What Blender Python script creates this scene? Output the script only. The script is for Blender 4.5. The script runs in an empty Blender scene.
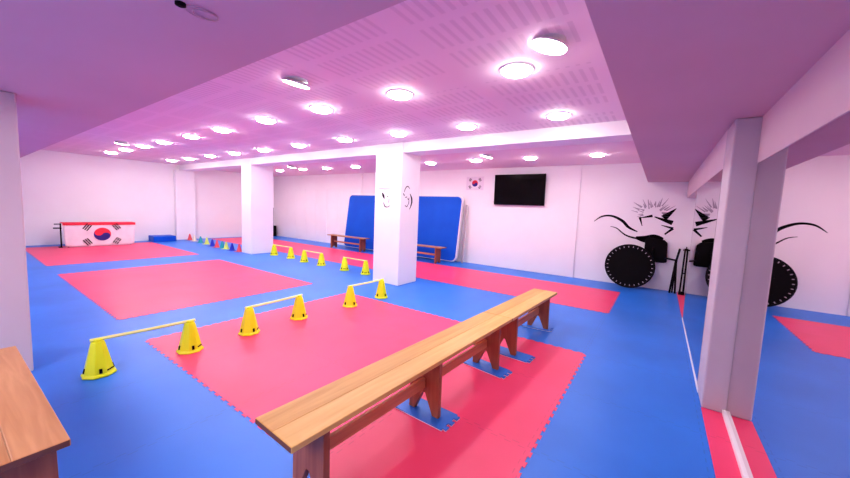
import bpy, bmesh, math, random
from mathutils import Vector, Matrix
random.seed(7)
C = bpy.context.scene.collection
PI = math.pi

# ------------------------------------------------------------------ helpers
class MB:
    """collects shapes into one mesh"""
    def __init__(s): s.v = []; s.f = []; s.m = []
    def add(s, vs, fs, mi=0):
        b = len(s.v); s.v += [tuple(v) for v in vs]
        for f in fs: s.f.append([b + i for i in f]); s.m.append(mi)
        return s
    def box(s, x0, x1, y0, y1, z0, z1, mi=0, M=None):
        vs = [Vector((x, y, z)) for z in (z0, z1) for y in (y0, y1) for x in (x0, x1)]
        if M: vs = [M @ v for v in vs]
        return s.add(vs, [(0,2,3,1),(4,5,7,6),(0,1,5,4),(2,6,7,3),(0,4,6,2),(1,3,7,5)], mi)
    def tube(s, pts, r, n=10, mi=0, cap=True):
        pts = [Vector(p) for p in pts]
        rs = r if isinstance(r, (list, tuple)) else [r] * len(pts)
        rings = []; up = None
        for i, p in enumerate(pts):
            t = (pts[min(i+1, len(pts)-1)] - pts[max(i-1, 0)]).normalized()
            if up is None: up = Vector((0,0,1)) if abs(t.z) < .9 else Vector((1,0,0))
            a = t.cross(up).normalized(); b = a.cross(t).normalized(); up = b
            rings.append([p + rs[i]*(math.cos(2*PI*k/n)*a + math.sin(2*PI*k/n)*b) for k in range(n)])
        vs = [v for rg in rings for v in rg]; fs = []
        for i in range(len(pts)-1):
            for k in range(n):
                fs.append((i*n+k, i*n+(k+1)%n, (i+1)*n+(k+1)%n, (i+1)*n+k))
        if cap: fs.append(tuple(range(n))[::-1]); fs.append(tuple((len(pts)-1)*n+k for k in range(n)))
        return s.add(vs, fs, mi)
    def lathe(s, prof, n=24, c=(0,0,0), mi=0, M=None, rot=0, cap=True):
        vs = []; fs = []
        for (r, z) in prof:
            for k in range(n):
                a = 2*PI*k/n + rot
                v = Vector((c[0]+r*math.cos(a), c[1]+r*math.sin(a), c[2]+z))
                vs.append(M @ v if M else v)
        for i in range(len(prof)-1):
            for k in range(n):
                fs.append((i*n+k, i*n+(k+1)%n, (i+1)*n+(k+1)%n, (i+1)*n+k))
        if cap: fs.append(tuple(range(n))[::-1]); fs.append(tuple((len(prof)-1)*n+k for k in range(n)))
        return s.add(vs, fs, mi)
    def prism(s, poly, o, u, v, w, mi=0):
        """2-D polygon in the plane (u,v) at o, extruded along vector w"""
        o, u, v, w = map(Vector, (o, u, v, w)); n = len(poly)
        vs = [o + a*u + b*v for a, b in poly] + [o + a*u + b*v + w for a, b in poly]
        fs = [tuple(range(n))[::-1], tuple(range(n, 2*n))] + [(i, (i+1)%n, n+(i+1)%n, n+i) for i in range(n)]
        return s.add(vs, fs, mi)
    def build(s, name, mats, parent=None, bevel=0, smooth=False, kind=None, seg=2):
        me = bpy.data.meshes.new(name)
        me.from_pydata(s.v, [], s.f)
        for m in (mats if isinstance(mats, (list, tuple)) else [mats]): me.materials.append(m)
        for p, i in zip(me.polygons, s.m): p.material_index = i; p.use_smooth = smooth
        bm = bmesh.new(); bm.from_mesh(me); bmesh.ops.recalc_face_normals(bm, faces=bm.faces)
        bm.to_mesh(me); bm.free(); me.update()
        o = bpy.data.objects.new(name, me); C.objects.link(o)
        if parent: o.parent = parent
        if bevel:
            b = o.modifiers.new('bevel', 'BEVEL'); b.width = bevel; b.segments = seg; b.limit_method = 'ANGLE'
            b.angle_limit = math.radians(40)
        if kind: o['kind'] = kind
        return o

def tag(o, label=None, cat=None, group=None, kind=None):
    if label: o['label'] = label
    if cat: o['category'] = cat
    if group: o['group'] = group
    if kind: o['kind'] = kind
    return o
def thing(name, label, cat, loc=(0,0,0), rz=0, group=None):
    o = bpy.data.objects.new(name, None); C.objects.link(o); o.empty_display_size = .1
    o.location = loc; o.rotation_euler = (0, 0, rz)
    return tag(o, label, cat, group)
def dup(root, loc, rz, label, group=None, rot=None):
    r = root.copy(); C.objects.link(r); r.location = loc; r.rotation_euler = rot or (0, 0, rz); r['label'] = label
    if group: r['group'] = group
    for ch in list(root.children):
        c = ch.copy(); C.objects.link(c); c.parent = r
        for g in list(ch.children):
            d = g.copy(); C.objects.link(d); d.parent = c
    return r

# ------------------------------------------------------------------ materials
def base(name, col, rough=.6, metal=0, spec=.5):
    m = bpy.data.materials.new(name); m.use_nodes = True
    nt = m.node_tree; b = nt.nodes['Principled BSDF']
    b.inputs['Base Color'].default_value = (*col, 1); b.inputs['Roughness'].default_value = rough
    b.inputs['Metallic'].default_value = metal; b.inputs['Specular IOR Level'].default_value = spec
    return m, nt, b
def N(nt, t, **k):
    n = nt.nodes.new(t)
    for a, v in k.items(): setattr(n, a, v)
    return n
def mathn(nt, op, a, b=None, c=None):
    n = nt.nodes.new('ShaderNodeMath'); n.operation = op
    for i, v in enumerate((a, b, c)):
        if v is None: continue
        if isinstance(v, (int, float)): n.inputs[i].default_value = v
        else: nt.links.new(v, n.inputs[i])
    return n.outputs[0]
def mottled(name, c1, c2, scale=3, rough=.6, metal=0, bump=0, spec=.5, stretch=None):
    m, nt, b = base(name, c1, rough, metal, spec)
    tc = N(nt, 'ShaderNodeTexCoord'); no = N(nt, 'ShaderNodeTexNoise'); no.inputs['Scale'].default_value = scale
    no.inputs['Detail'].default_value = 5
    src = tc.outputs['Object']
    if stretch:
        mp = N(nt, 'ShaderNodeMapping'); mp.inputs['Scale'].default_value = stretch; nt.links.new(src, mp.inputs[0]); src = mp.outputs[0]
    nt.links.new(src, no.inputs['Vector'])
    cr = N(nt, 'ShaderNodeValToRGB'); cr.color_ramp.elements[0].position = .3; cr.color_ramp.elements[1].position = .7
    cr.color_ramp.elements[0].color = (*c1, 1); cr.color_ramp.elements[1].color = (*c2, 1)
    nt.links.new(no.outputs['Fac'], cr.inputs[0]); nt.links.new(cr.outputs[0], b.inputs['Base Color'])
    if bump:
        bp = N(nt, 'ShaderNodeBump'); bp.inputs['Strength'].default_value = bump; bp.inputs['Distance'].default_value = .01
        nt.links.new(no.outputs['Fac'], bp.inputs['Height']); nt.links.new(bp.outputs[0], b.inputs['Normal'])
    return m
def foam(name, c1, c2, x0, y0):
    """foam mat: fine grain, faint seams each metre"""
    m, nt, b = base(name, c1, .40, 0, .6)
    tc = N(nt, 'ShaderNodeTexCoord'); sp = N(nt, 'ShaderNodeSeparateXYZ'); nt.links.new(tc.outputs['Object'], sp.inputs[0])
    lines = []
    for ax, o0, other in ((0, x0, 1), (1, y0, 0)):
        tri = mathn(nt, 'PINGPONG', mathn(nt, 'MULTIPLY', sp.outputs[other], 1), .05)
        t = mathn(nt, 'MULTIPLY', mathn(nt, 'GREATER_THAN', tri, .025), .03)
        w = mathn(nt, 'ADD', mathn(nt, 'SUBTRACT', sp.outputs[ax], o0), t)
        w = mathn(nt, 'PINGPONG', w, .5)
        lines.append(mathn(nt, 'LESS_THAN', w, .004))
    ln = mathn(nt, 'MAXIMUM', lines[0], lines[1])
    no = N(nt, 'ShaderNodeTexNoise'); no.inputs['Scale'].default_value = .9; no.inputs['Detail'].default_value = 3
    nt.links.new(tc.outputs['Object'], no.inputs['Vector'])
    cr = N(nt, 'ShaderNodeValToRGB'); cr.color_ramp.elements[0].position = .35; cr.color_ramp.elements[1].position = .65
    cr.color_ramp.elements[0].color = (*c1, 1); cr.color_ramp.elements[1].color = (*c2, 1)
    nt.links.new(no.outputs['Fac'], cr.inputs[0])
    mx = N(nt, 'ShaderNodeMix', data_type='RGBA'); mx.blend_type = 'MULTIPLY'
    nt.links.new(mathn(nt, 'MULTIPLY', ln, .22), mx.inputs[0]); nt.links.new(cr.outputs[0], mx.inputs[6])
    mx.inputs[7].default_value = (.3, .3, .3, 1)
    nt.links.new(mx.outputs[2], b.inputs['Base Color'])
    n2 = N(nt, 'ShaderNodeTexNoise'); n2.inputs['Scale'].default_value = 120; nt.links.new(tc.outputs['Object'], n2.inputs['Vector'])
    bp = N(nt, 'ShaderNodeBump'); bp.inputs['Strength'].default_value = .15; bp.inputs['Distance'].default_value = .003
    nt.links.new(n2.outputs['Fac'], bp.inputs['Height']); nt.links.new(bp.outputs[0], b.inputs['Normal'])
    return m
def wood(name, c1, c2, axis=1, rough=.4):
    m, nt, b = base(name, c1, rough)
    tc = N(nt, 'ShaderNodeTexCoord'); mp = N(nt, 'ShaderNodeMapping')
    sc = [14, 14, 14]; sc[axis] = .9; mp.inputs['Scale'].default_value = sc
    nt.links.new(tc.outputs['Object'], mp.inputs[0])
    no = N(nt, 'ShaderNodeTexNoise'); no.inputs['Scale'].default_value = 1.6; no.inputs['Detail'].default_value = 7
    no.inputs['Distortion'].default_value = .6
    nt.links.new(mp.outputs[0], no.inputs['Vector'])
    cr = N(nt, 'ShaderNodeValToRGB'); cr.color_ramp.elements[0].position = .32; cr.color_ramp.elements[1].position = .68
    cr.color_ramp.elements[0].color = (*c2, 1); cr.color_ramp.elements[1].color = (*c1, 1)
    nt.links.new(no.outputs['Fac'], cr.inputs[0]); nt.links.new(cr.outputs[0], b.inputs['Base Color'])
    bp = N(nt, 'ShaderNodeBump'); bp.inputs['Strength'].default_value = .12; bp.inputs['Distance'].default_value = .004
    nt.links.new(no.outputs['Fac'], bp.inputs['Height']); nt.links.new(bp.outputs[0], b.inputs['Normal'])
    return m
def ceiling_mat():
    m, nt, b = base('perforated_ceiling', (.74, .52, .67), .75)
    tc = N(nt, 'ShaderNodeTexCoord'); sp = N(nt, 'ShaderNodeSeparateXYZ'); nt.links.new(tc.outputs['Object'], sp.inputs[0])
    X, Y = sp.outputs[0], sp.outputs[1]
    def fr(v, p): return mathn(nt, 'FRACT', mathn(nt, 'DIVIDE', mathn(nt, 'ADD', v, 100.0), p))
    slot = mathn(nt, 'LESS_THAN', fr(X, .085), .42)
    rowm = mathn(nt, 'LESS_THAN', fr(Y, .42), .78)
    grp = mathn(nt, 'LESS_THAN', fr(X, 1.2), .86)
    # plain borders where the lamp rows run
    r = mathn(nt, 'MULTIPLY', mathn(nt, 'MULTIPLY', slot, rowm), grp)
    lamp = mathn(nt, 'GREATER_THAN', mathn(nt, 'PINGPONG', mathn(nt, 'ADD', Y, .2), .8), .2)
    r = mathn(nt, 'MULTIPLY', r, lamp)
    mx = N(nt, 'ShaderNodeMix', data_type='RGBA')
    nt.links.new(mathn(nt, 'MULTIPLY', r, .42), mx.inputs[0])
    mx.inputs[6].default_value = (.92, .76, .82, 1); mx.inputs[7].default_value = (.70, .55, .62, 1)  # pink cast of floor bounce put into both panel tones
    nt.links.new(mx.outputs[2], b.inputs['Base Color'])
    return m
def emis(name, col, s):
    m = bpy.data.materials.new(name); m.use_nodes = True; nt = m.node_tree; nt.nodes.remove(nt.nodes['Principled BSDF'])
    e = N(nt, 'ShaderNodeEmission'); e.inputs[0].default_value = (*col, 1); e.inputs[1].default_value = s
    # slightly brighter in the middle of the diffuser
    nt.links.new(e.outputs[0], nt.nodes['Material Output'].inputs[0]); return m

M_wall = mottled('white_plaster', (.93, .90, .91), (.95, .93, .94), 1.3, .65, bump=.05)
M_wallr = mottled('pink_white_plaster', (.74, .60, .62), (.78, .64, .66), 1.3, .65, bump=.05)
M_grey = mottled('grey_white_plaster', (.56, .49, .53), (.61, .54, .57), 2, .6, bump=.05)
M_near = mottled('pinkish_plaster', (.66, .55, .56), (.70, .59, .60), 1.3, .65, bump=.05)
M_soffit = mottled('bounce_tinted_plaster', (.66, .44, .48), (.70, .48, .52), .8, .7)  # mauve tint stands for light bounced off the floor mats
M_ceil = ceiling_mat()
M_back_ceil = mottled('bounce_tinted_ceiling', (.88, .72, .78), (.92, .76, .82), .8, .75)  # pinkish base colour carries the bounce from the floor
XA, YA = -.585, 1.222
M_blue = foam('blue_foam', (.020, .195, .70), (.028, .235, .82), XA, YA)
M_red = foam('red_foam', (.84, .058, .165), (.90, .075, .21), XA, YA)
M_edge = mottled('pale_foam_edge', (.75, .72, .80), (.82, .8, .86), 30)
M_honey = wood('honey_wood', (.70, .42, .12), (.57, .31, .075), 1)
M_honeyx = wood('honey_wood_pale', (.80, .52, .17), (.69, .41, .11), 1)
M_tan = wood('tan_wood', (.56, .30, .13), (.44, .21, .08), 1)
M_tan2 = wood('tan_wood_pale', (.62, .34, .16), (.48, .24, .10), 1)
M_brown = wood('brown_wood', (.42, .15, .07), (.30, .09, .045), 2, .45)
M_rail = wood('orange_wood', (.72, .34, .18), (.56, .24, .11), 1, .45)
M_edgew = wood('dark_edge_wood', (.22, .09, .05), (.15, .055, .04), 0, .6)
M_yellow = mottled('yellow_plastic', (.80, .90, .01), (.88, .95, .02), 6, .35)
M_yellow2 = mottled('pale_yellow_plastic', (.80, .90, .22), (.88, .92, .40), 6, .35)
M_black = mottled('black_plastic', (.003, .0022, .003), (.005, .004, .005), 8, .6, spec=.15)
M_metal = mottled('black_metal', (.006, .004, .006), (.009, .007, .009), 12, .45, .2, spec=.2)
M_screen = base('black_screen', (.003, .001, .002), .2, 0, .15)[0]
M_ink = mottled('black_ink', (.003, .0022, .003), (.005, .004, .005), 10, .7, spec=.12)
M_grayink = mottled('grey_ink', (.42, .38, .42), (.5, .45, .5), 10, .6)
M_white = mottled('white_fabric', (.82, .76, .82), (.88, .82, .88), 6, .7, bump=.1)
M_whitep = base('white_plastic', (.85, .83, .86), .4)[0]
M_redc = mottled('red_cloth', (.72, .03, .07), (.8, .05, .09), 9, .7)
M_navy = mottled('navy_cloth', (.03, .02, .22), (.045, .03, .28), 9, .7)
M_vinyl = mottled('blue_vinyl', (.004, .10, .60), (.006, .12, .66), 1.5, .4, bump=.05, spec=.25)
M_cord = mottled('beige_cord', (.5, .45, .45), (.6, .55, .55), 9)
M_lamp = emis('lamp_glow', (1, .93, .90), 27)
M_spot = emis('spot_glow', (1, .93, .90), 10)
M_mirror = base('mirror_glass', (.74, .65, .68), .015, 1)[0]
M_teal = mottled('teal_plastic', (.01, .32, .40), (.02, .38, .45), 6, .4)
M_dblue = mottled('deep_blue_plastic', (.01, .03, .45), (.015, .04, .5), 6, .4)
M_pinkp = mottled('red_plastic', (.75, .08, .10), (.8, .12, .14), 6, .4)
M_palep = mottled('cream_plastic', (.85, .78, .62), (.9, .82, .68), 6, .4)
M_lime = mottled('lime_plastic', (.62, .78, .15), (.7, .82, .2), 6, .4)
M_greyboard = mottled('grey_board', (.45, .40, .42), (.52, .46, .48), 4)

# ------------------------------------------------------------------ the room
YB, XL, XM, XP = 9.22, -15.5, .58, .42
ZC, ZS = 2.9, 2.42
MB().box(XL-.3, XM+.3, -3, YB+.3, -.12, 0).build('floor', M_blue, kind='structure')
MB().box(XL-.3, XM+.3, YB, YB+.25, 0, ZC+.2).build('wall_back', M_wall, kind='structure')
MB().box(XL-.25, XL, -3, YB, 0, ZC+.2).build('wall_left', M_wall, kind='structure')
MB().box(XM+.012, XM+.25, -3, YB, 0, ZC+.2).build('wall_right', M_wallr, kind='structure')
MB().box(XL-.3, XM+.3, -3.2, -3, 0, ZC+.2).build('wall_front', M_wall, kind='structure')
c = MB().box(XL-.3, XM+.3, 1.0, 5.5, ZC, ZC+.15).build('ceiling', M_ceil, kind='structure')
MB().box(XL-.3, XM+.3, 5.5, YB+.1, ZC-.04, ZC+.15).build('ceiling', M_back_ceil, kind='structure')
# dropped part of the ceiling, an L round the near and right side
xs, ys = -.31, 1.09
MB().prism([(XL, -3), (XM+.02, -3), (XM+.02, YB), (xs, YB), (xs, ys), (XL, ys)], (0,0,ZS), (1,0,0), (0,1,0), (0,0,ZC-ZS+.1)
           ).build('ceiling', M_soffit, kind='structure')
# cross beam over the pillars
MB().box(XL, xs, 5.3, 5.75, 2.705, ZC).build('trim_1', M_wall, kind='structure')
# shallow pilasters on the TV wall and the left wall
MB().box(-4.24, -1.72, YB-.03, YB, 0, ZC-.04).build('trim_2', M_wall, kind='structure', bevel=.01)
MB().box(-9.9, -9.45, YB-.05, YB, 0, ZC-.04).build('trim_3', M_wall, kind='structure', bevel=.01)
MB().box(XL, XL+.22, 5.1, 5.75, 0, 2.705).build('trim_4', M_wall, kind='structure', bevel=.01)
# white panelled section of the far wall behind the pillars
p = MB()
for i in range(7):
    p.box(-15.2+i*.74, -14.48+i*.74, YB-.012, YB, .12, 2.25)
p.box(-15.3, -9.95, YB-.02, YB, 2.25, 2.34)
p.build('trim_5', M_wall, kind='structure', bevel=.006)
# beam face above the mirrors, and floor kerb in front of them
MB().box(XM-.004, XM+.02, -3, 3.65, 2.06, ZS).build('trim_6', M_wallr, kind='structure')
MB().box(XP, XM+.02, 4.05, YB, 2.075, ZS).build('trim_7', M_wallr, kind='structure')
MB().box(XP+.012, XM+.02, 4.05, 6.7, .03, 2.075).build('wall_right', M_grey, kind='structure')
MB().box(XP-.005, XP+.03, 3.95, 6.75, 0, .035).build('baseboard_right', M_whitep, kind='structure', bevel=.004)
MB().box(XM-.025, XM+.012, -3, 3.66, 0, .035).build('baseboard_right', M_whitep, kind='structure', bevel=.004)
MB().box(XM-.02, XM+.012, 6.7, YB, 0, .03).build('baseboard_right', M_whitep, kind='structure', bevel=.004)

def pillar(x0, x1, y0, y1, z1, mat, label):
    o = MB().box(x0, x1, y0, y1, 0, z1).build('pillar', mat, bevel=.012)
    return tag(o, label, 'pillar')
pillar(-5.015, -4.305, 5.26, 5.89, ZC, M_wall, 'square white pillar with small ink drawings in front of the blue mats')
pillar(-10.70, -10.135, 5.29, 6.01, ZC, M_wall, 'square white pillar farther off, at the end of the small cone row')
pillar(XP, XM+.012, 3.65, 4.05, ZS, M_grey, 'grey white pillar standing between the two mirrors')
pillar(-5.15, -4.5, -.5, .385, ZS, M_near, 'near pinkish pillar at the left picture edge behind the wooden bench end')

# mirrors
def mirror(y0, y1, x, z0, z1, label):
    t = thing('mirror', label, 'mirror', (x, (y0+y1)/2, z0))
    h = (y1-y0)/2
    MB().box(0, .010, -h, h, 0, z1-z0).build('glass', M_mirror, t)
    for y_ in (-h-.004, h): MB().box(-.001, .011, y_, y_+.004, 0, z1-z0).build('edge_strip', M_greyboard, t)
    return t
mirror(4.06, 6.68, XP, .036, 2.072, 'tall wall mirror beyond the grey pillar, reflecting the round black trampoline')
mirror(-2.4, 3.64, XM, .036, 2.058, 'large wall mirror on this side of the grey pillar, at the right picture edge')

# ------------------------------------------------------------------ red mat fields (interlocking rim)
def toothed(x0, x1, y0, y1, sides='lrbt'):
    d = .018; P = .111
    def edge(a, b, out, on):
        a = Vector(a); b = Vector(b); o = Vector(out); L = (b-a).length; t = (b-a)/L; n = max(1, round(L/P)); p = L/n; r = []
        if not on: return [a]
        r.append(a)
        for i in range(n):
            s = a + t*p*i
            r += [s+t*p*.30, s+t*p*.24+o*d, s+t*p*.76+o*d, s+t*p*.70]
        return r
    pts = edge((x0,y0),(x1,y0),(0,-1),'b' in sides) + edge((x1,y0),(x1,y1),(1,0),'r' in sides) \
        + edge((x1,y1),(x0,y1),(0,1),'t' in sides) + edge((x0,y1),(x0,y0),(-1,0),'l' in sides)
    return [(p.x, p.y) for p in pts]
for (x0, x1, y0, y1, sd, lab) in (
    (-4.61, -.585, 1.222, 4.18, 'lrbt', 'red mat field under the long wooden benches'),
    (-9.70, -5.645, 1.222, 4.19, 'lrbt', 'plain red mat field in the middle of the hall with nothing on it'),
    (-14.95, -10.97, 1.222, 4.20, 'rbt', 'far red mat field under the flag covered table'),
    (-15.2, -.585, 6.245, 8.215, 'rb', 'long red mat strip running along the wall with the television'),
    ):
    o = MB().prism(toothed(x0, x1, y0, y1, sd), (0,0,0), (1,0,0), (0,1,0), (0,0,.003)).build('floor_mat', M_red)
    tag(o, lab, 'floor mat')
o = MB().box(XP, XM-.024, -2.4, 3.65, 0, .004).build('floor_mat', M_red); tag(o, 'narrow red mat strip along the foot of the near mirror', 'floor mat')
o = MB().box(XP+.0, XM-.024, 6.76, YB-.02, 0, .004).build('floor_mat', M_red); tag(o, 'short red mat strip in the corner beyond the far mirror', 'floor mat')

# ------------------------------------------------------------------ benches (run along local y)
def bench(name, label, L, legs, W=.335, H=.50, z=0, group=None, HWL=.142, notch=.36, rail=(.44,.60), tk=.032, tops=None):
    T1, T2 = tops or (M_honey, M_honeyx)
    t = thing(name, label, 'bench', group=group)
    MB().box(-W/2, -.003, -L/2, L/2, H-tk, H).build('seat_plank', T1, t, bevel=.004)
    MB().box(-.003, W/2, -L/2, L/2, H-tk, H).build('seat_plank', T2, t, bevel=.004)
    for s in (-1, 1): MB().box(-W/2+.004, W/2-.004, s*L/2-.001, s*L/2+.001, H-tk+.003, H-.003).build('end_grain', M_edgew, t)
    hw = HWL
    for ly in legs:
        poly = [(-hw, z), (-hw+.055, z), (-.012, H*notch), (.012, H*notch), (hw-.055, z), (hw, z), (hw-.005, H-tk), (-hw+.005, H-tk)]
        MB().prism(poly, (0, ly-.02, 0), (1,0,0), (0,0,1), (0,.04,0)).build('leg', M_brown, t, bevel=.003)
    a, b = min(legs), max(legs)
    ls = sorted(legs)
    for p_, q_ in zip(ls[:-1], ls[1:]):
        MB().box(-.014, .014, p_+.02, q_-.02, H*rail[0], H*rail[1]).build('stretcher', M_rail, t, bevel=.003)
    return t
# front pair set end to end
axis = math.atan2(4.93-.87, -1.275+1.434)      # direction of the top's centre line
rzb = axis - PI/2
def along(y): return -1.434 + (y-.87)*(1.434-1.275)/(4.93-.87)
b1 = bench('wooden_bench', 'long honey wood bench in the foreground, nearer of two set end to end', 2.50, [-1.035, -.01, 1.03], z=.018)
b1.location = (along(2.10)-.008, 2.10, 0); b1.rotation_euler.z = rzb
b2 = bench('wooden_bench', 'shorter honey wood bench, the far one of the foreground pair set end to end', 1.592, [-.575, .555], z=.018)
b2.location = (along(4.147)-.004, 4.147, 0); b2.rotation_euler.z = rzb
b3 = bench('wooden_bench', 'wooden bench whose end juts in at the bottom left corner', 1.62, [-.68, .66], tops=(M_tan, M_tan2))
b3.location = (-2.90, .09, 0); b3.rotation_euler.z = PI/2+.02
b4 = bench('wooden_bench', 'small wooden bench in front of the left blue crash mat', 1.95, [-.76, .76], W=.30, H=.49, z=.004, notch=.16, rail=(.45,.56), tk=.028, tops=(M_tan, M_tan2))
b4.location = (-9.30, 8.40, 0); b4.rotation_euler.z = PI/2
b5 = bench('wooden_bench', 'small wooden bench in front of the right blue crash mat', 1.95, [-.76, .70], W=.30, H=.49, z=.004, notch=.16, rail=(.45,.56), tk=.028, tops=(M_tan, M_tan2))
b5.location = (-6.12, 8.38, 0); b5.rotation_euler.z = PI/2

# foam offcuts under the legs
def pad(x, y, L, W, rz, label):
    t = thing('mat_offcut', label, 'mat pad', (x, y, .0032), rz, 'foam offcuts under the bench legs')
    def outline(g=0):
        pts = [(-L/2, -W/2), (L/2-.03, -W/2)]
        n = 3; p = W/n
        for i in range(n):
            s = -W/2 + p*i
            pts += [(L/2-.03, s+p*.28), (L/2, s+p*.2), (L/2, s+p*.8), (L/2-.03, s+p*.72)]
        return pts + [(L/2-.03, W/2), (-L/2, W/2)]
    MB().prism(outline(), (0,0,0), (1,0,0), (0,1,0), (0,0,.007)).build('foam_core', M_edge, t)
    MB().prism(outline(), (0,0,.007), (1,0,0), (0,1,0), (0,0,.0075)).build('foam_face', M_blue, t)
    return t
pad(-1.385, 2.10, .50, .23, .03-.05, 'blue foam offcut under the middle leg of the long foreground bench')
pad(-1.36, 3.12, .54, .20, -.12, 'blue foam offcut under the last leg of the long foreground bench')
pad(-1.24, 3.60, .46, .20, -.05, 'blue foam offcut with toothed end under the first leg of the far foreground bench')
pad(-1.32, 4.71, .46, .16, .08, 'blue foam offcut with pale rim under the farthest leg of the foreground benches')
pad(-1.43, 1.02, .46, .2, 0, 'blue foam offcut under the nearest leg of the long foreground bench')

# ------------------------------------------------------------------ cone hurdles
HC = .302
def hurdle(y0, y1, x, rz=0, label='', along_x=False):
    L = abs(y1-y0); t = thing('hurdle', label, 'hurdle', (x, (y0+y1)/2, .0032) if not along_x else ((y0+y1)/2, x, .0032),
                              rz + (PI/2 if along_x else 0), 'yellow cone hurdles')
    for s in (-1, 1):
        k = MB(); cy = s*L/2
        prof = [(.122,0),(.122,.012),(.106,.03),(.052,HC-.02),(.045,HC)]
        k.lathe(prof, n=8, c=(0,cy,0), rot=PI/8)
        co = k.build('cone', M_yellow, t, bevel=.004)
        for a in range(4):
            ang = a*PI/2
            M = Matrix.Translation((0,cy,0)) @ Matrix.Rotation(ang, 4, 'Z') @ Matrix.Translation((.0955,0,.055)) @ Matrix.Rotation(-.21, 4, 'Y')
            MB().box(-.004, .004, -.010, .010, -.02, .02, M=M).build('slot', M_ink, co)
            if a % 2 == 0:
                M2 = Matrix.Translation((0,cy,0)) @ Matrix.Rotation(ang+PI/4, 4, 'Z') @ Matrix.Translation((.094,0,.05)) @ Matrix.Rotation(-.21, 4, 'Y')
                MB().box(-.004, .004, -.035, .035, -.005, .005, M=M2).build('slot', M_ink, co)
        MB().lathe([(.034,HC),(.034,HC+.02),(.026,HC+.024)], n=12, c=(0,cy,0)).build('cap', M_yellow, co)
    MB().tube([(0,-L/2-.05,HC+.018),(0,0,HC+.014),(0,L/2+.05,HC+.018)], .0155, 4).build('bar', M_yellow2, t)
    return t
hurdle(.72, 1.42, -3.99, -.06, 'yellow cone hurdle nearest the camera, standing partly on the blue floor')
hurdle(2.06, 2.78, -4.02, .06, 'yellow cone hurdle standing fully on the front red mat')
hurdle(3.66, 4.38, -3.96, -.02, 'yellow cone hurdle just in front of the drawn-on white pillar')
hurdle(-6.33, -5.62, 5.64, .03, 'yellow cone hurdle closest to the left side of the drawn-on pillar', True)
hurdle(-7.98, -7.24, 5.64, .0, 'middle yellow cone hurdle of the back row between the pillars', True)
hurdle(-9.58, -8.75, 5.72, .03, 'yellow cone hurdle right beside the farther white pillar', True)

# small training cones
cc = [(-15.1,5.47,M_pinkp,'red'),(-14.6,5.44,M_palep,'cream'),(-13.95,5.40,M_teal,'teal'),(-13.38,5.38,M_lime,'lime yellow'),(-12.75,5.30,M_dblue,'deep blue'),
      (-12.33,5.27,M_pinkp,'red'),(-12.02,5.30,M_teal,'teal'),(-11.74,5.30,M_lime,'lime yellow'),(-11.28,5.27,M_dblue,'deep blue'),(-10.92,5.32,M_pinkp,'red')]
pos = ['standing against the left wall pilaster','second in the row from the left wall','third in the row from the left wall','fourth in the row from the left wall',
       'halfway along the row by the wall','sixth in the row, next to a deep blue one','seventh in the row from the left wall','third from the far pillar in the row','second from the far pillar in the row','closest to the far pillar in the row']
cone_mesh = None
for (x, y, m, cn), ps in zip(cc, pos):
    t = thing('training_cone', f'small {cn} training cone {ps}', 'cone', (x, y, 0), random.random(), 'small coloured training cones')
    MB().lathe([(.095,0),(.095,.012),(.075,.02),(.02,.235),(.012,.24)], n=20).build('cone_body', m, t, smooth=False)
    MB().box(-.11, .11, -.11, .11, 0, .010).build('base_plate', m, t, bevel=.01)

# ------------------------------------------------------------------ flag drawing
def flag_art(parent, o, u, v, w, H, trig=True):
    """taegeuk + trigrams; o centre, u right, v up, w outward; H flag height"""
    o, u, v, w = map(Vector, (o, u, v, w)); r = H/4; th = -.588
    ca, sa = math.cos(th), math.sin(th)
    def R(p): return (p[0]*ca-p[1]*sa, p[0]*sa+p[1]*ca)
    n = 24
    red = [(r*math.cos(a), r*math.sin(a)) for a in [PI*i/n for i in range(n+1)]]          # right -> left over the top
    red += [(-r/2+r/2*math.cos(a), r/2*math.sin(a)) for a in [PI+PI*i/n for i in range(1, n+1)]]  # lobe below on the left
    red += [(r/2+r/2*math.cos(a), r/2*math.sin(a)) for a in [PI-PI*i/n for i in range(1, n)]]    # cut above on the right
    MB().prism([R(p) for p in red], o, u, v, w*.6).build('red_lobe', M_redc, parent)
    blue = [(-p[0], -p[1]) for p in red]
    MB().prism([R(p) for p in blue], o, u, v, w*.6).build('blue_lobe', M_navy, parent)
    pats = {(-1,1):(1,1,1), (1,1):(0,1,0), (-1,-1):(1,0,1), (1,-1):(0,0,0)}
    for (sx, sy), pt in pats.items():
        k = MB(); dx, dy = sx*.832, sy*.555                  # along the flag's diagonal
        cx, cy = dx*r*2.05, dy*r*2.05
        px, py = -dy, dx
        for i, full in zip((1,0,-1), pt):
            ox, oy = cx + dx*i*r*.26, cy + dy*i*r*.26
            segs = [(-.5,.5)] if full else [(-.5,-.05),(.05,.5)]
            for a, b in segs:
                q = []
                for (s1, s2) in ((a,-1),(b,-1),(b,1),(a,1)):
                    q.append((ox+px*s1*r+dx*s2*r*.065, oy+py*s1*r+dy*s2*r*.065))
                k.prism(q, o, u, v, w*.6)
        k.build('trigram', M_ink, parent)

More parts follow.
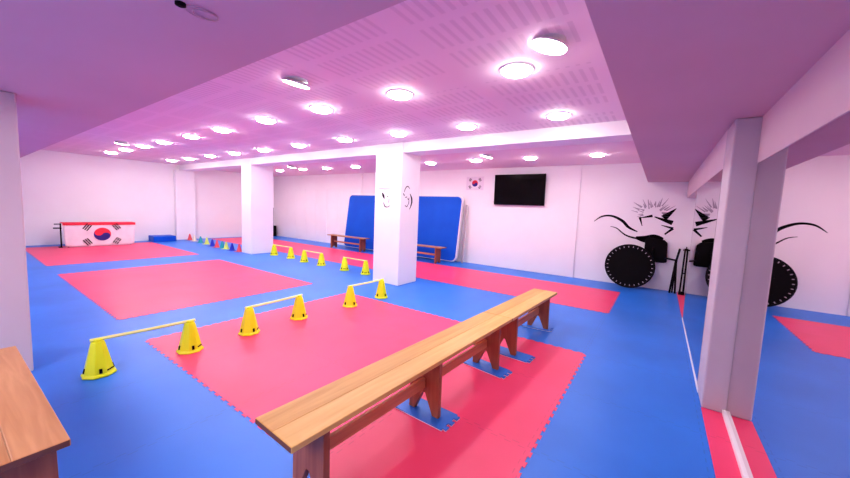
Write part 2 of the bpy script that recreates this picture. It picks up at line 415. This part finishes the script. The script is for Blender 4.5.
# table in the far corner with the flag hung over its front
t = thing('folding_table', 'folding table hidden under the flag on the far red mat', 'table', (-14.62, 2.79, .003))
MB().box(-.16, .17, -.80, .80, .695, .72).build('tabletop', M_whitep, t, bevel=.004)
for sx in (-1, 1):
    for sy in (-1, 1):
        MB().tube([(sx*.13, sy*.72, 0), (sx*.13, sy*.72, .695)], .014).build('leg', M_metal, t, smooth=True)
t = thing('draped_flag', 'white flag with red and blue disc draped over the table front', 'flag', (-14.41, 2.79, .015))
g = MB(); n = 40; m_ = 10; vs = []; fs = []
for j in range(m_+1):
    for i in range(n+1):
        y = -.83 + 1.66*i/n; z = .655*j/m_
        q = .83 - abs(y)
        y2 = y*(1 - .035*(1-j/m_))
        vs.append((.012+.008*math.sin(y*19)*(1-j/m_) , y2, z + (.03*max(0, 1-q/.12) if j < 3 else 0)))
for j in range(m_):
    for i in range(n): a = j*(n+1)+i; fs.append((a, a+1, a+n+2, a+n+1))
g.add(vs, fs); fo = g.build('cloth', M_white, t, smooth=True)
s_ = fo.modifiers.new('th', 'SOLIDIFY'); s_.thickness = .004
flag_art(t, (.024, .02, .37), (0,1,0), (0,0,1), (.006,0,0), .80)
t = thing('table_cover', 'red cloth cover on top of the table in the far corner', 'tablecloth', (-14.42, 2.79, .672))
MB().box(-.36, .034, -.84, .84, .055, .075).box(.028, .036, -.84, .84, 0.0, .075).build('cloth', M_redc, t, bevel=.003)
t = thing('metal_stand', 'thin black metal stand beside the left end of the flag table', 'stand', (-14.55, 1.93, .003))
MB().tube([(0,0,0),(0,0,.72)], .016).build('pole', M_metal, t, smooth=True)
MB().tube([(0,-.13,.70),(0,.02,.70)], .014).build('arm', M_metal, t, smooth=True)
MB().tube([(0,-.15,.58),(0,.02,.58)], .018).build('arm', M_metal, t, smooth=True)
MB().box(-.12,.05,-.05,.02,0,.02).build('foot', M_metal, t)
o = thing('stacked_mat', 'low blue mat lying by the far left wall', 'mat', (-15.2, 4.61, 0))
MB().box(-.28, .28, -.34, .34, 0, .20).build('mat_body', M_vinyl, o, bevel=.01)
t = thing('floor_speaker', 'narrow black upright box standing in the far corner behind the pillar', 'speaker', (-15.2, 9.0, 0))
MB().box(-.12,.12,-.1,.1,0,.50).build('cabinet', M_black, t, bevel=.01)
MB().tube([(0,0,.5),(0,0,1.35)], .02).build('pole', M_metal, t)

# ------------------------------------------------------------------ crash mats leaning on the wall
def crash(x, W, label):
    t = thing('crash_mat', label, 'crash mat', (x, 8.83, .03)); 
    H = 2.02; lean = math.atan2(.27, H); t.rotation_euler = (-lean, 0, 0)
    def rr(w, h, r, g=0):
        pts = []
        for cx, cz, a0 in ((w/2-r, r, -PI/2), (w/2-r, h-r, 0), (-w/2+r, h-r, PI/2), (-w/2+r, r, PI)):
            for i in range(9): a = a0 + PI/2*i/8; pts.append((cx+r*math.cos(a), cz+r*math.sin(a)))
        return pts
    MB().prism(rr(W, H, .16), (0,-.03,0), (1,0,0), (0,0,1), (0,.10,0)).build('side_band', M_whitep, t, bevel=.01)
    MB().prism([(a, b+.025) for a, b in rr(W-.06, H-.05, .15)], (0,-.045,0), (1,0,0), (0,0,1), (0,.02,0)).build('front_cover', M_vinyl, t, bevel=.008)
    return t
crash(-8.735, 2.50, 'tall blue crash mat leaning on the wall left of the drawn-on pillar')
crash(-6.225, 2.50, 'tall blue crash mat leaning on the wall right of the drawn-on pillar')
o = thing('board', 'thin grey board leaning on the wall at the right edge of the crash mats', 'board', (-4.86, 9.03, 0)); o.rotation_euler = (-.07, 0, 0)
MB().box(-.05,.01,-.01,.01,0,1.78).build('panel', M_greyboard, o)

# ------------------------------------------------------------------ on the TV wall
t = thing('television', 'black flat television mounted on the wall', 'television', (-3.275, 9.10, 2.235)); t.rotation_euler = (.03, .0, 0)
W2, H2 = .712, .42
MB().box(-W2, W2, 0, .045, -H2, H2).build('casing', M_black, t, bevel=.006)
MB().box(-W2+.015, W2-.015, -.002, .001, -H2+.025, H2-.015).build('screen', M_screen, t)
MB().box(-.2, .2, .045, .10, -.2, .2).build('wall_bracket', M_metal, t)
t = thing('wall_flag', 'small white flag with red and blue disc pinned up beside the television', 'flag', (-4.67, 9.205, 2.43))
MB().box(-.29, .29, 0, .008, -.20, .20).build('cloth', M_white, t)
flag_art(t, (0, 0, 0), (1,0,0), (0,0,1), (0,-.004,0), .38)

def ribbon(name, pts, ws, label, y=YB-.004, grey=False, plane='y'):
    """a painted brush stroke: flat strip of varying width"""
    n = len(pts); L = []; Rr = []
    for i, (a, b) in enumerate(pts):
        p0 = pts[max(i-1,0)]; p1 = pts[min(i+1,n-1)]; dx, dz = p1[0]-p0[0], p1[1]-p0[1]; l = math.hypot(dx, dz) or 1
        L.append((a - dz/l*ws[i]/2, b + dx/l*ws[i]/2)); Rr.append((a + dz/l*ws[i]/2, b - dx/l*ws[i]/2))
    return L, Rr
def stroke(k, pts, ws, o, u, v, w):
    # catmull-rom densify
    P = [pts[0]]+list(pts)+[pts[-1]]; Wd = [ws[0]]+list(ws)+[ws[-1]]; q = []; qw = []
    for i in range(1, len(P)-2):
        for s in range(8):
            t_ = s/8
            def cr(a,b,c_,d): return .5*((2*b)+(-a+c_)*t_+(2*a-5*b+4*c_-d)*t_*t_+(-a+3*b-3*c_+d)*t_**3)
            q.append((cr(P[i-1][0],P[i][0],P[i+1][0],P[i+2][0]), cr(P[i-1][1],P[i][1],P[i+1][1],P[i+2][1])))
            qw.append(cr(Wd[i-1],Wd[i],Wd[i+1],Wd[i+2]))
    q.append(pts[-1]); qw.append(ws[-1])
    L, Rr = ribbon('', q, qw, '')
    for i in range(len(q)-1):
        k.prism([L[i], L[i+1], Rr[i+1], Rr[i]], o, u, v, w)
t = thing('wall_mural', 'black brush stroke mural painted above the round trampoline', 'mural', (0, YB, 0))
def wallstroke(name, strokes, mat):
    k = MB()
    for pts, ws in strokes: stroke(k, pts, ws, (0,0,0), (1,0,0), (0,0,1), (0,-.003,0))
    k.build(name, mat, t)
wallstroke('long_ribbon', [([(-1.35,1.47),(-1.18,1.60),(-.97,1.62),(-.75,1.52),(-.60,1.37),(-.42,1.28)],[.01,.035,.045,.06,.055,.02])], M_ink)
wallstroke('short_ribbon', [([(-.98,1.37),(-.84,1.33),(-.66,1.19),(-.46,1.13),(-.26,1.14)],[.008,.02,.03,.04,.03])], M_ink)
for pts, ws in (([(-.44,1.14),(-.25,1.12),(-.08,1.15),(.08,1.13)],[.06,.16,.18,.10]),
    ([(.24,1.40),(.10,1.26)],[.05,.03]), ([(.24,1.40),(.02,1.46)],[.05,.01]),
    ([(-.40,1.60),(-.16,1.66)],[.01,.06]), ([(-.40,1.62),(-.34,1.42)],[.05,.01]),
    ([(-.12,1.64),(.22,1.52)],[.02,.10]), ([(.05,1.62),(.26,1.84)],[.14,.01])):
    wallstroke('dark_stroke', [(pts, ws)], M_ink)
rs = random.Random(4)
for i in range(26):
    a = PI*(-.02 + 1.04*i/25); c_, s2 = math.cos(a), math.sin(a); ln = rs.uniform(.10, .22); r0 = rs.uniform(.14, .26)
    tw = rs.uniform(-.3, .3); q0 = (-.16+r0*1.15*c_, 1.68+r0*s2); d_ = (math.cos(a+tw), math.sin(a+tw))
    wallstroke('grey_stroke', [([q0, (q0[0]+ln*d_[0], q0[1]+ln*d_[1])], [rs.uniform(.02,.045), .004])], M_grayink)

# ink drawings on the pillar
def drawing(label, o, u, w, strokes):
    t = thing('ink_drawing', label, 'drawing', o); k = MB()
    for pts, ws in strokes:
        k = MB(); stroke(k, pts, ws, (-Vector(w)*1.5), u, (0,0,1), Vector(w)*2.5); k.build('ink_line', M_ink, t)
    return t
drawing('small faint ink sketch on the left face of the drawn-on pillar', (-4.70, 5.257, 1.80), (1,0,0), (0,-.002,0),
    [([(-.10,.10),(-.07,.04),(-.04,-.02)],[.02,.05,.015]), ([(-.20,.19),(-.05,.18),(.12,.185)],[.006,.01,.004]),
     ([(-.06,-.10),(-.02,-.18),(.06,-.19),(.12,-.16)],[.01,.02,.012,.006]), ([(.03,.03),(.06,.02)],[.01,.02]), ([(.09,-.02),(.08,-.10)],[.004,.008])])
drawing('small ink sketch with a dark curved stroke on the right face of the drawn-on pillar', (-4.302, 5.50, 1.80), (0,1,0), (.002,0,0),
    [([(.06,.10),(.12,.0),(.12,-.10),(.06,-.22)],[.01,.035,.03,.006]), ([(-.14,.12),(-.10,.20),(-.03,.25),(.05,.20)],[.006,.012,.012,.004]),
     ([(-.16,.10),(-.13,.05)],[.01,.02]), ([(-.10,.02),(-.04,.03)],[.01,.015]), ([(-.02,.0),(.02,-.02)],[.01,.018]),
     ([(-.10,-.14),(-.04,-.17),(.0,-.12)],[.006,.012,.006]), ([(.03,.02),(.02,-.12)],[.004,.008])])

# ------------------------------------------------------------------ trampoline, shield, stands
t = thing('mini_trampoline', 'round black mini trampoline leaning upright against the wall', 'trampoline', (-.50, 8.84, .01)); t.rotation_euler = (-.12, 0, 0)
R0 = .495
Mx = Matrix.Translation((0,0,R0)) @ Matrix.Rotation(PI/2, 4, 'X')
MB().lathe([(R0-.085,-.006),(R0-.085,.006)], n=48, M=Mx).build('jumping_bed', M_black, t)
ring = [(Mx @ Vector(((R0-.016)*math.cos(2*PI*i/48), (R0-.016)*math.sin(2*PI*i/48), 0))) for i in range(49)]
MB().tube(ring, .016, 8, cap=False).build('rim', M_metal, t, smooth=True)
MB().lathe([(R0-.09,-.004),(R0-.09,.004),(R0-.02,.004),(R0-.02,-.004)], n=48, M=Mx, cap=False).build('skirt', M_black, t)
k = MB()
for i in range(30):
    a = 2*PI*i/30; c_, s_2 = math.cos(a), math.sin(a)
    Mb = Mx @ Matrix.Rotation(a, 4, 'Z') @ Matrix.Translation((R0-.055,0,.008))
    k.box(-.02, .014, -.008, .008, -.003, .004, M=Mb)
k.build('springs', M_grayink, t)
for i in range(6):
    a = 2*PI*(i+.5)/6
    q0 = Mx @ Vector(((R0-.03)*math.cos(a), (R0-.03)*math.sin(a), 0)); q1 = q0 + Vector((0, .09, 0))
    MB().tube([q0, q1], .013, 8).build('leg', M_metal, t, smooth=True)
t = thing('kick_shield', 'black square kick shield hanging on the wall right of the trampoline', 'shield', (-.03, 9.13, .87))
g_ = MB().prism([(-.22,.24),(-.16,.30),(.14,.26),(.20,.20),(.22,-.23),(.16,-.25),(-.18,-.25),(-.22,-.2)], (0,0,0), (1,0,0), (0,0,1), (0,.08,0)).build('pad_body', M_black, t, bevel=.02)
MB().tube([(-.05,-.01,-.1),(-.05,-.03,0),(-.05,-.01,.1)], .012).build('handle_strap', M_metal, t)
MB().box(-.03,.03,.08,.09,-.1,.2).build('hanger', M_metal, t)
t = thing('folded_stand', 'folded black metal stand with side arm next to the kick shield', 'stand', (.33, 8.98, 0))
MB().tube([(-.045,-.05,.012),(.015,.06,.72)], .019).build('leg', M_metal, t, smooth=True)
MB().tube([(.05,-.05,.012),(.02,.06,.72)], .019).build('leg', M_metal, t, smooth=True)
MB().tube([(.0,.0,.012),(.018,.1,.72)], .016).build('leg', M_metal, t, smooth=True)
MB().tube([(.018,.06,.70),(.065,.12,.97)], .021).build('post', M_metal, t, smooth=True)
MB().tube([(-.18,.10,.745),(.02,.07,.715)], .018).build('arm', M_metal, t, smooth=True)
MB().lathe([(.025,0),(.025,.05)], n=12, c=(.017,.06,.69)).build('collar', M_metal, t)
t = thing('folded_stand', 'folded black metal stand with crossbar in the corner by the mirror edge', 'stand', (.49, 8.98, 0))
MB().tube([(-.03,-.04,.012),(.0,.16,.98)], .016).build('leg', M_metal, t, smooth=True)
MB().tube([(.03,-.04,.012),(.04,.16,.98)], .016).build('leg', M_metal, t, smooth=True)
MB().tube([(-.035,.165,.95),(.085,.165,.95)], .017).build('crossbar', M_metal, t, smooth=True)
MB().tube([(0,.10,.45),(.035,.10,.45)], .012).build('brace', M_metal, t, smooth=True)
MB().box(-.05,.05,-.07,.0,0,.07).build('foot', M_black, t, bevel=.008)
MB().tube([(.02,.17,.95),(.02,.17,1.02)], .010).build('pin', M_metal, t, smooth=True)

# ------------------------------------------------------------------ ceiling lamps
def make_lamp():
    t = thing('downlight', '', 'ceiling light', (0,0,0))
    MB().lathe([(.158,0),(.158,-.006),(.138,-.014),(.135,-.004)], n=32, cap=False).build('trim_ring', M_whitep, t, smooth=True)
    MB().lathe([(.136,-.004),(.132,-.020),(.11,-.036),(.07,-.046),(.02,-.05)], n=32).build('diffuser', M_lamp, t, smooth=True)  # dome and extra width stand for the lamp's bloom
    return t
lamp0 = make_lamp(); used = []
ords = ['nearest', 'second', 'third', 'fourth', 'fifth', 'sixth', 'seventh', 'eighth', 'ninth', 'farthest']
rows = {
 'front': (ZC, [(-1.19,3.05),(-2.56,3.05),(-3.90,3.00),(-5.24,2.98),(-6.73,2.99),(-8.08,2.99),(-9.6,2.99),(-10.9,2.96),(-12.3,2.95),(-13.6,2.92)]),
 'middle': (ZC, [(-1.21,4.68),(-2.57,4.68),(-3.88,4.62),(-5.21,4.58),(-6.72,4.58),(-8.2,4.6),(-9.6,4.58),(-11.0,4.55),(-12.5,4.56),(-13.8,4.5)]),
 'back': (ZC-.04, [(-1.17,7.7),(-2.54,7.68),(-3.87,7.62),(-5.25,7.65),(-6.7,7.6),(-8.07,7.55),(-9.45,7.52),(-10.75,7.5),(-12.2,7.5),(-13.6,7.5)])}
rowname = {'front': 'row of the perforated ceiling nearest the camera', 'middle': 'ceiling row just before the cross beam', 'back': 'ceiling row behind the cross beam'}
for rk, (z, ps) in rows.items():
    for i, (x, y) in enumerate(ps):
        lab = f'round white downlight, {ords[i]} in the {rowname[rk]}'
        if not used: lamp0.location = (x, y, z); lamp0['label'] = lab; lamp0['group'] = 'round ceiling downlights'; used.append(1)
        else: dup(lamp0, (x, y, z), 0, lab, 'round ceiling downlights')
# tilted spot lamps, the one at upper right standing for a lamp flare
def spot(x, y, z, lab):
    t = thing('tilting_spotlight', lab, 'ceiling light', (x, y, z), 0, 'tilted ceiling spotlights')
    M = Matrix.Translation((0,0,-.034)) @ Matrix.Rotation(.28, 4, 'Y')
    MB().lathe([(.10,.034),(.115,0),(.115,-.004)], n=28).build('mounting_plate', M_whitep, t, smooth=True)
    MB().lathe([(.09,.024),(.135,.010),(.140,-.004),(.132,-.006)], n=28, M=M).build('housing', M_whitep, t, smooth=True)
    MB().lathe([(.134,-.004),(.13,-.016),(.08,-.022)], n=28, M=M).build('diffuser', M_spot, t)
spot(-3.28, 2.20, ZC, 'tilted oval spotlight standing apart before the nearest lamp row')
spot(-10.7, 2.50, ZC, 'tilted thin spotlight at the far left before the lamp row')
spot(-.80, 2.68, ZC, 'lamp flare modelled as a tilted spotlight, close to the dropped ceiling edge at upper right')  # a lamp's flare, given the shape of a spotlight
spot(-3.30, 7.0, ZC-.04, 'tilted small spotlight behind the beam above the television')
spot(-10.3, 6.75, ZC-.04, 'tilted small spotlight behind the beam above the far pillar')
# hooks hanging along the beam
hx = [-3.735,-2.949,-2.845,-2.723,-2.583,-2.448,-2.315,-2.096,-2.024,-1.868,-1.166]
for i, x in enumerate(hx):
    w = ['first', 'second', 'third', 'fourth', 'fifth', 'sixth', 'seventh', 'eighth', 'ninth', 'tenth', 'last'][i]
    o = MB().tube([(0,0,0),(0,0,-.05),(.012,0,-.075),(.02,0,-.06)], .006, 6).build('ceiling_hook', M_metal)
    o.location = (x, 5.95, ZC-.04); 
    b_ = MB().lathe([(.016,0),(.016,-.01)], n=10).build('base_disc', M_metal, o)
    tag(o, f'tiny dark hook behind the cross beam, {w} from the pillar', 'hook', 'dark hooks behind the cross beam')
# cable loops on the dropped ceiling
t = thing('cable_loops', 'dark ceiling socket with loose cable loops at the top picture edge', 'cable', (-1.73, .63, ZS))
MB().lathe([(.02,0),(.02,-.010),(.012,-.014)], n=16, c=(0,-.02,0)).build('socket', M_black, t)
for r_, dy in ((.045,.06),(.035,.075)):
    MB().tube([(r_*math.cos(a), dy+r_*1.4*math.sin(a), -.006) for a in [2*PI*i/24 for i in range(25)]], .0025, 6, cap=False).build('cable', M_soffit, t, smooth=True)

# ------------------------------------------------------------------ added fill lights, unseen, brightening the near part of the hall behind the camera
for (x, y) in ((-6.5,-1.6),(-3.2,-1.6),(-.6,-1.6),(-10,-1.2)):
    l = bpy.data.lights.new('hall_fill', 'AREA'); l.shape = 'DISK'; l.size = 1.4; l.energy = 20; l.color = (1,.86,.86)
    o = bpy.data.objects.new('hall_fill', l); C.objects.link(o); o.location = (x, y, ZS-.03)
w = bpy.data.worlds.new('world'); bpy.context.scene.world = w; w.use_nodes = True
w.node_tree.nodes['Background'].inputs[0].default_value = (.9, .8, 1, 1); w.node_tree.nodes['Background'].inputs[1].default_value = .5

# ------------------------------------------------------------------ camera
f, yaw, pitch, roll, HH = 335.278, .609, -.0892, .0419, 1.6
fw = Vector((-math.sin(yaw)*math.cos(pitch), math.cos(yaw)*math.cos(pitch), math.sin(pitch)))
rt = Vector((math.cos(yaw), math.sin(yaw), 0)); up = rt.cross(fw)
r2 = math.cos(roll)*rt + math.sin(roll)*up; u2 = -math.sin(roll)*rt + math.cos(roll)*up
cam = bpy.data.cameras.new('camera'); co = bpy.data.objects.new('camera', cam); C.objects.link(co)
Mc = Matrix((( r2.x, u2.x, -fw.x, 0), (r2.y, u2.y, -fw.y, 0), (r2.z, u2.z, -fw.z, HH), (0,0,0,1)))
co.matrix_world = Mc
cam.sensor_width = 36; cam.lens = f/850*36; cam.clip_start = .02
bpy.context.scene.camera = co
sc = bpy.context.scene
sc.view_settings.view_transform = 'Standard'; sc.view_settings.look = 'Medium High Contrast'
sc.view_settings.exposure = 1.42
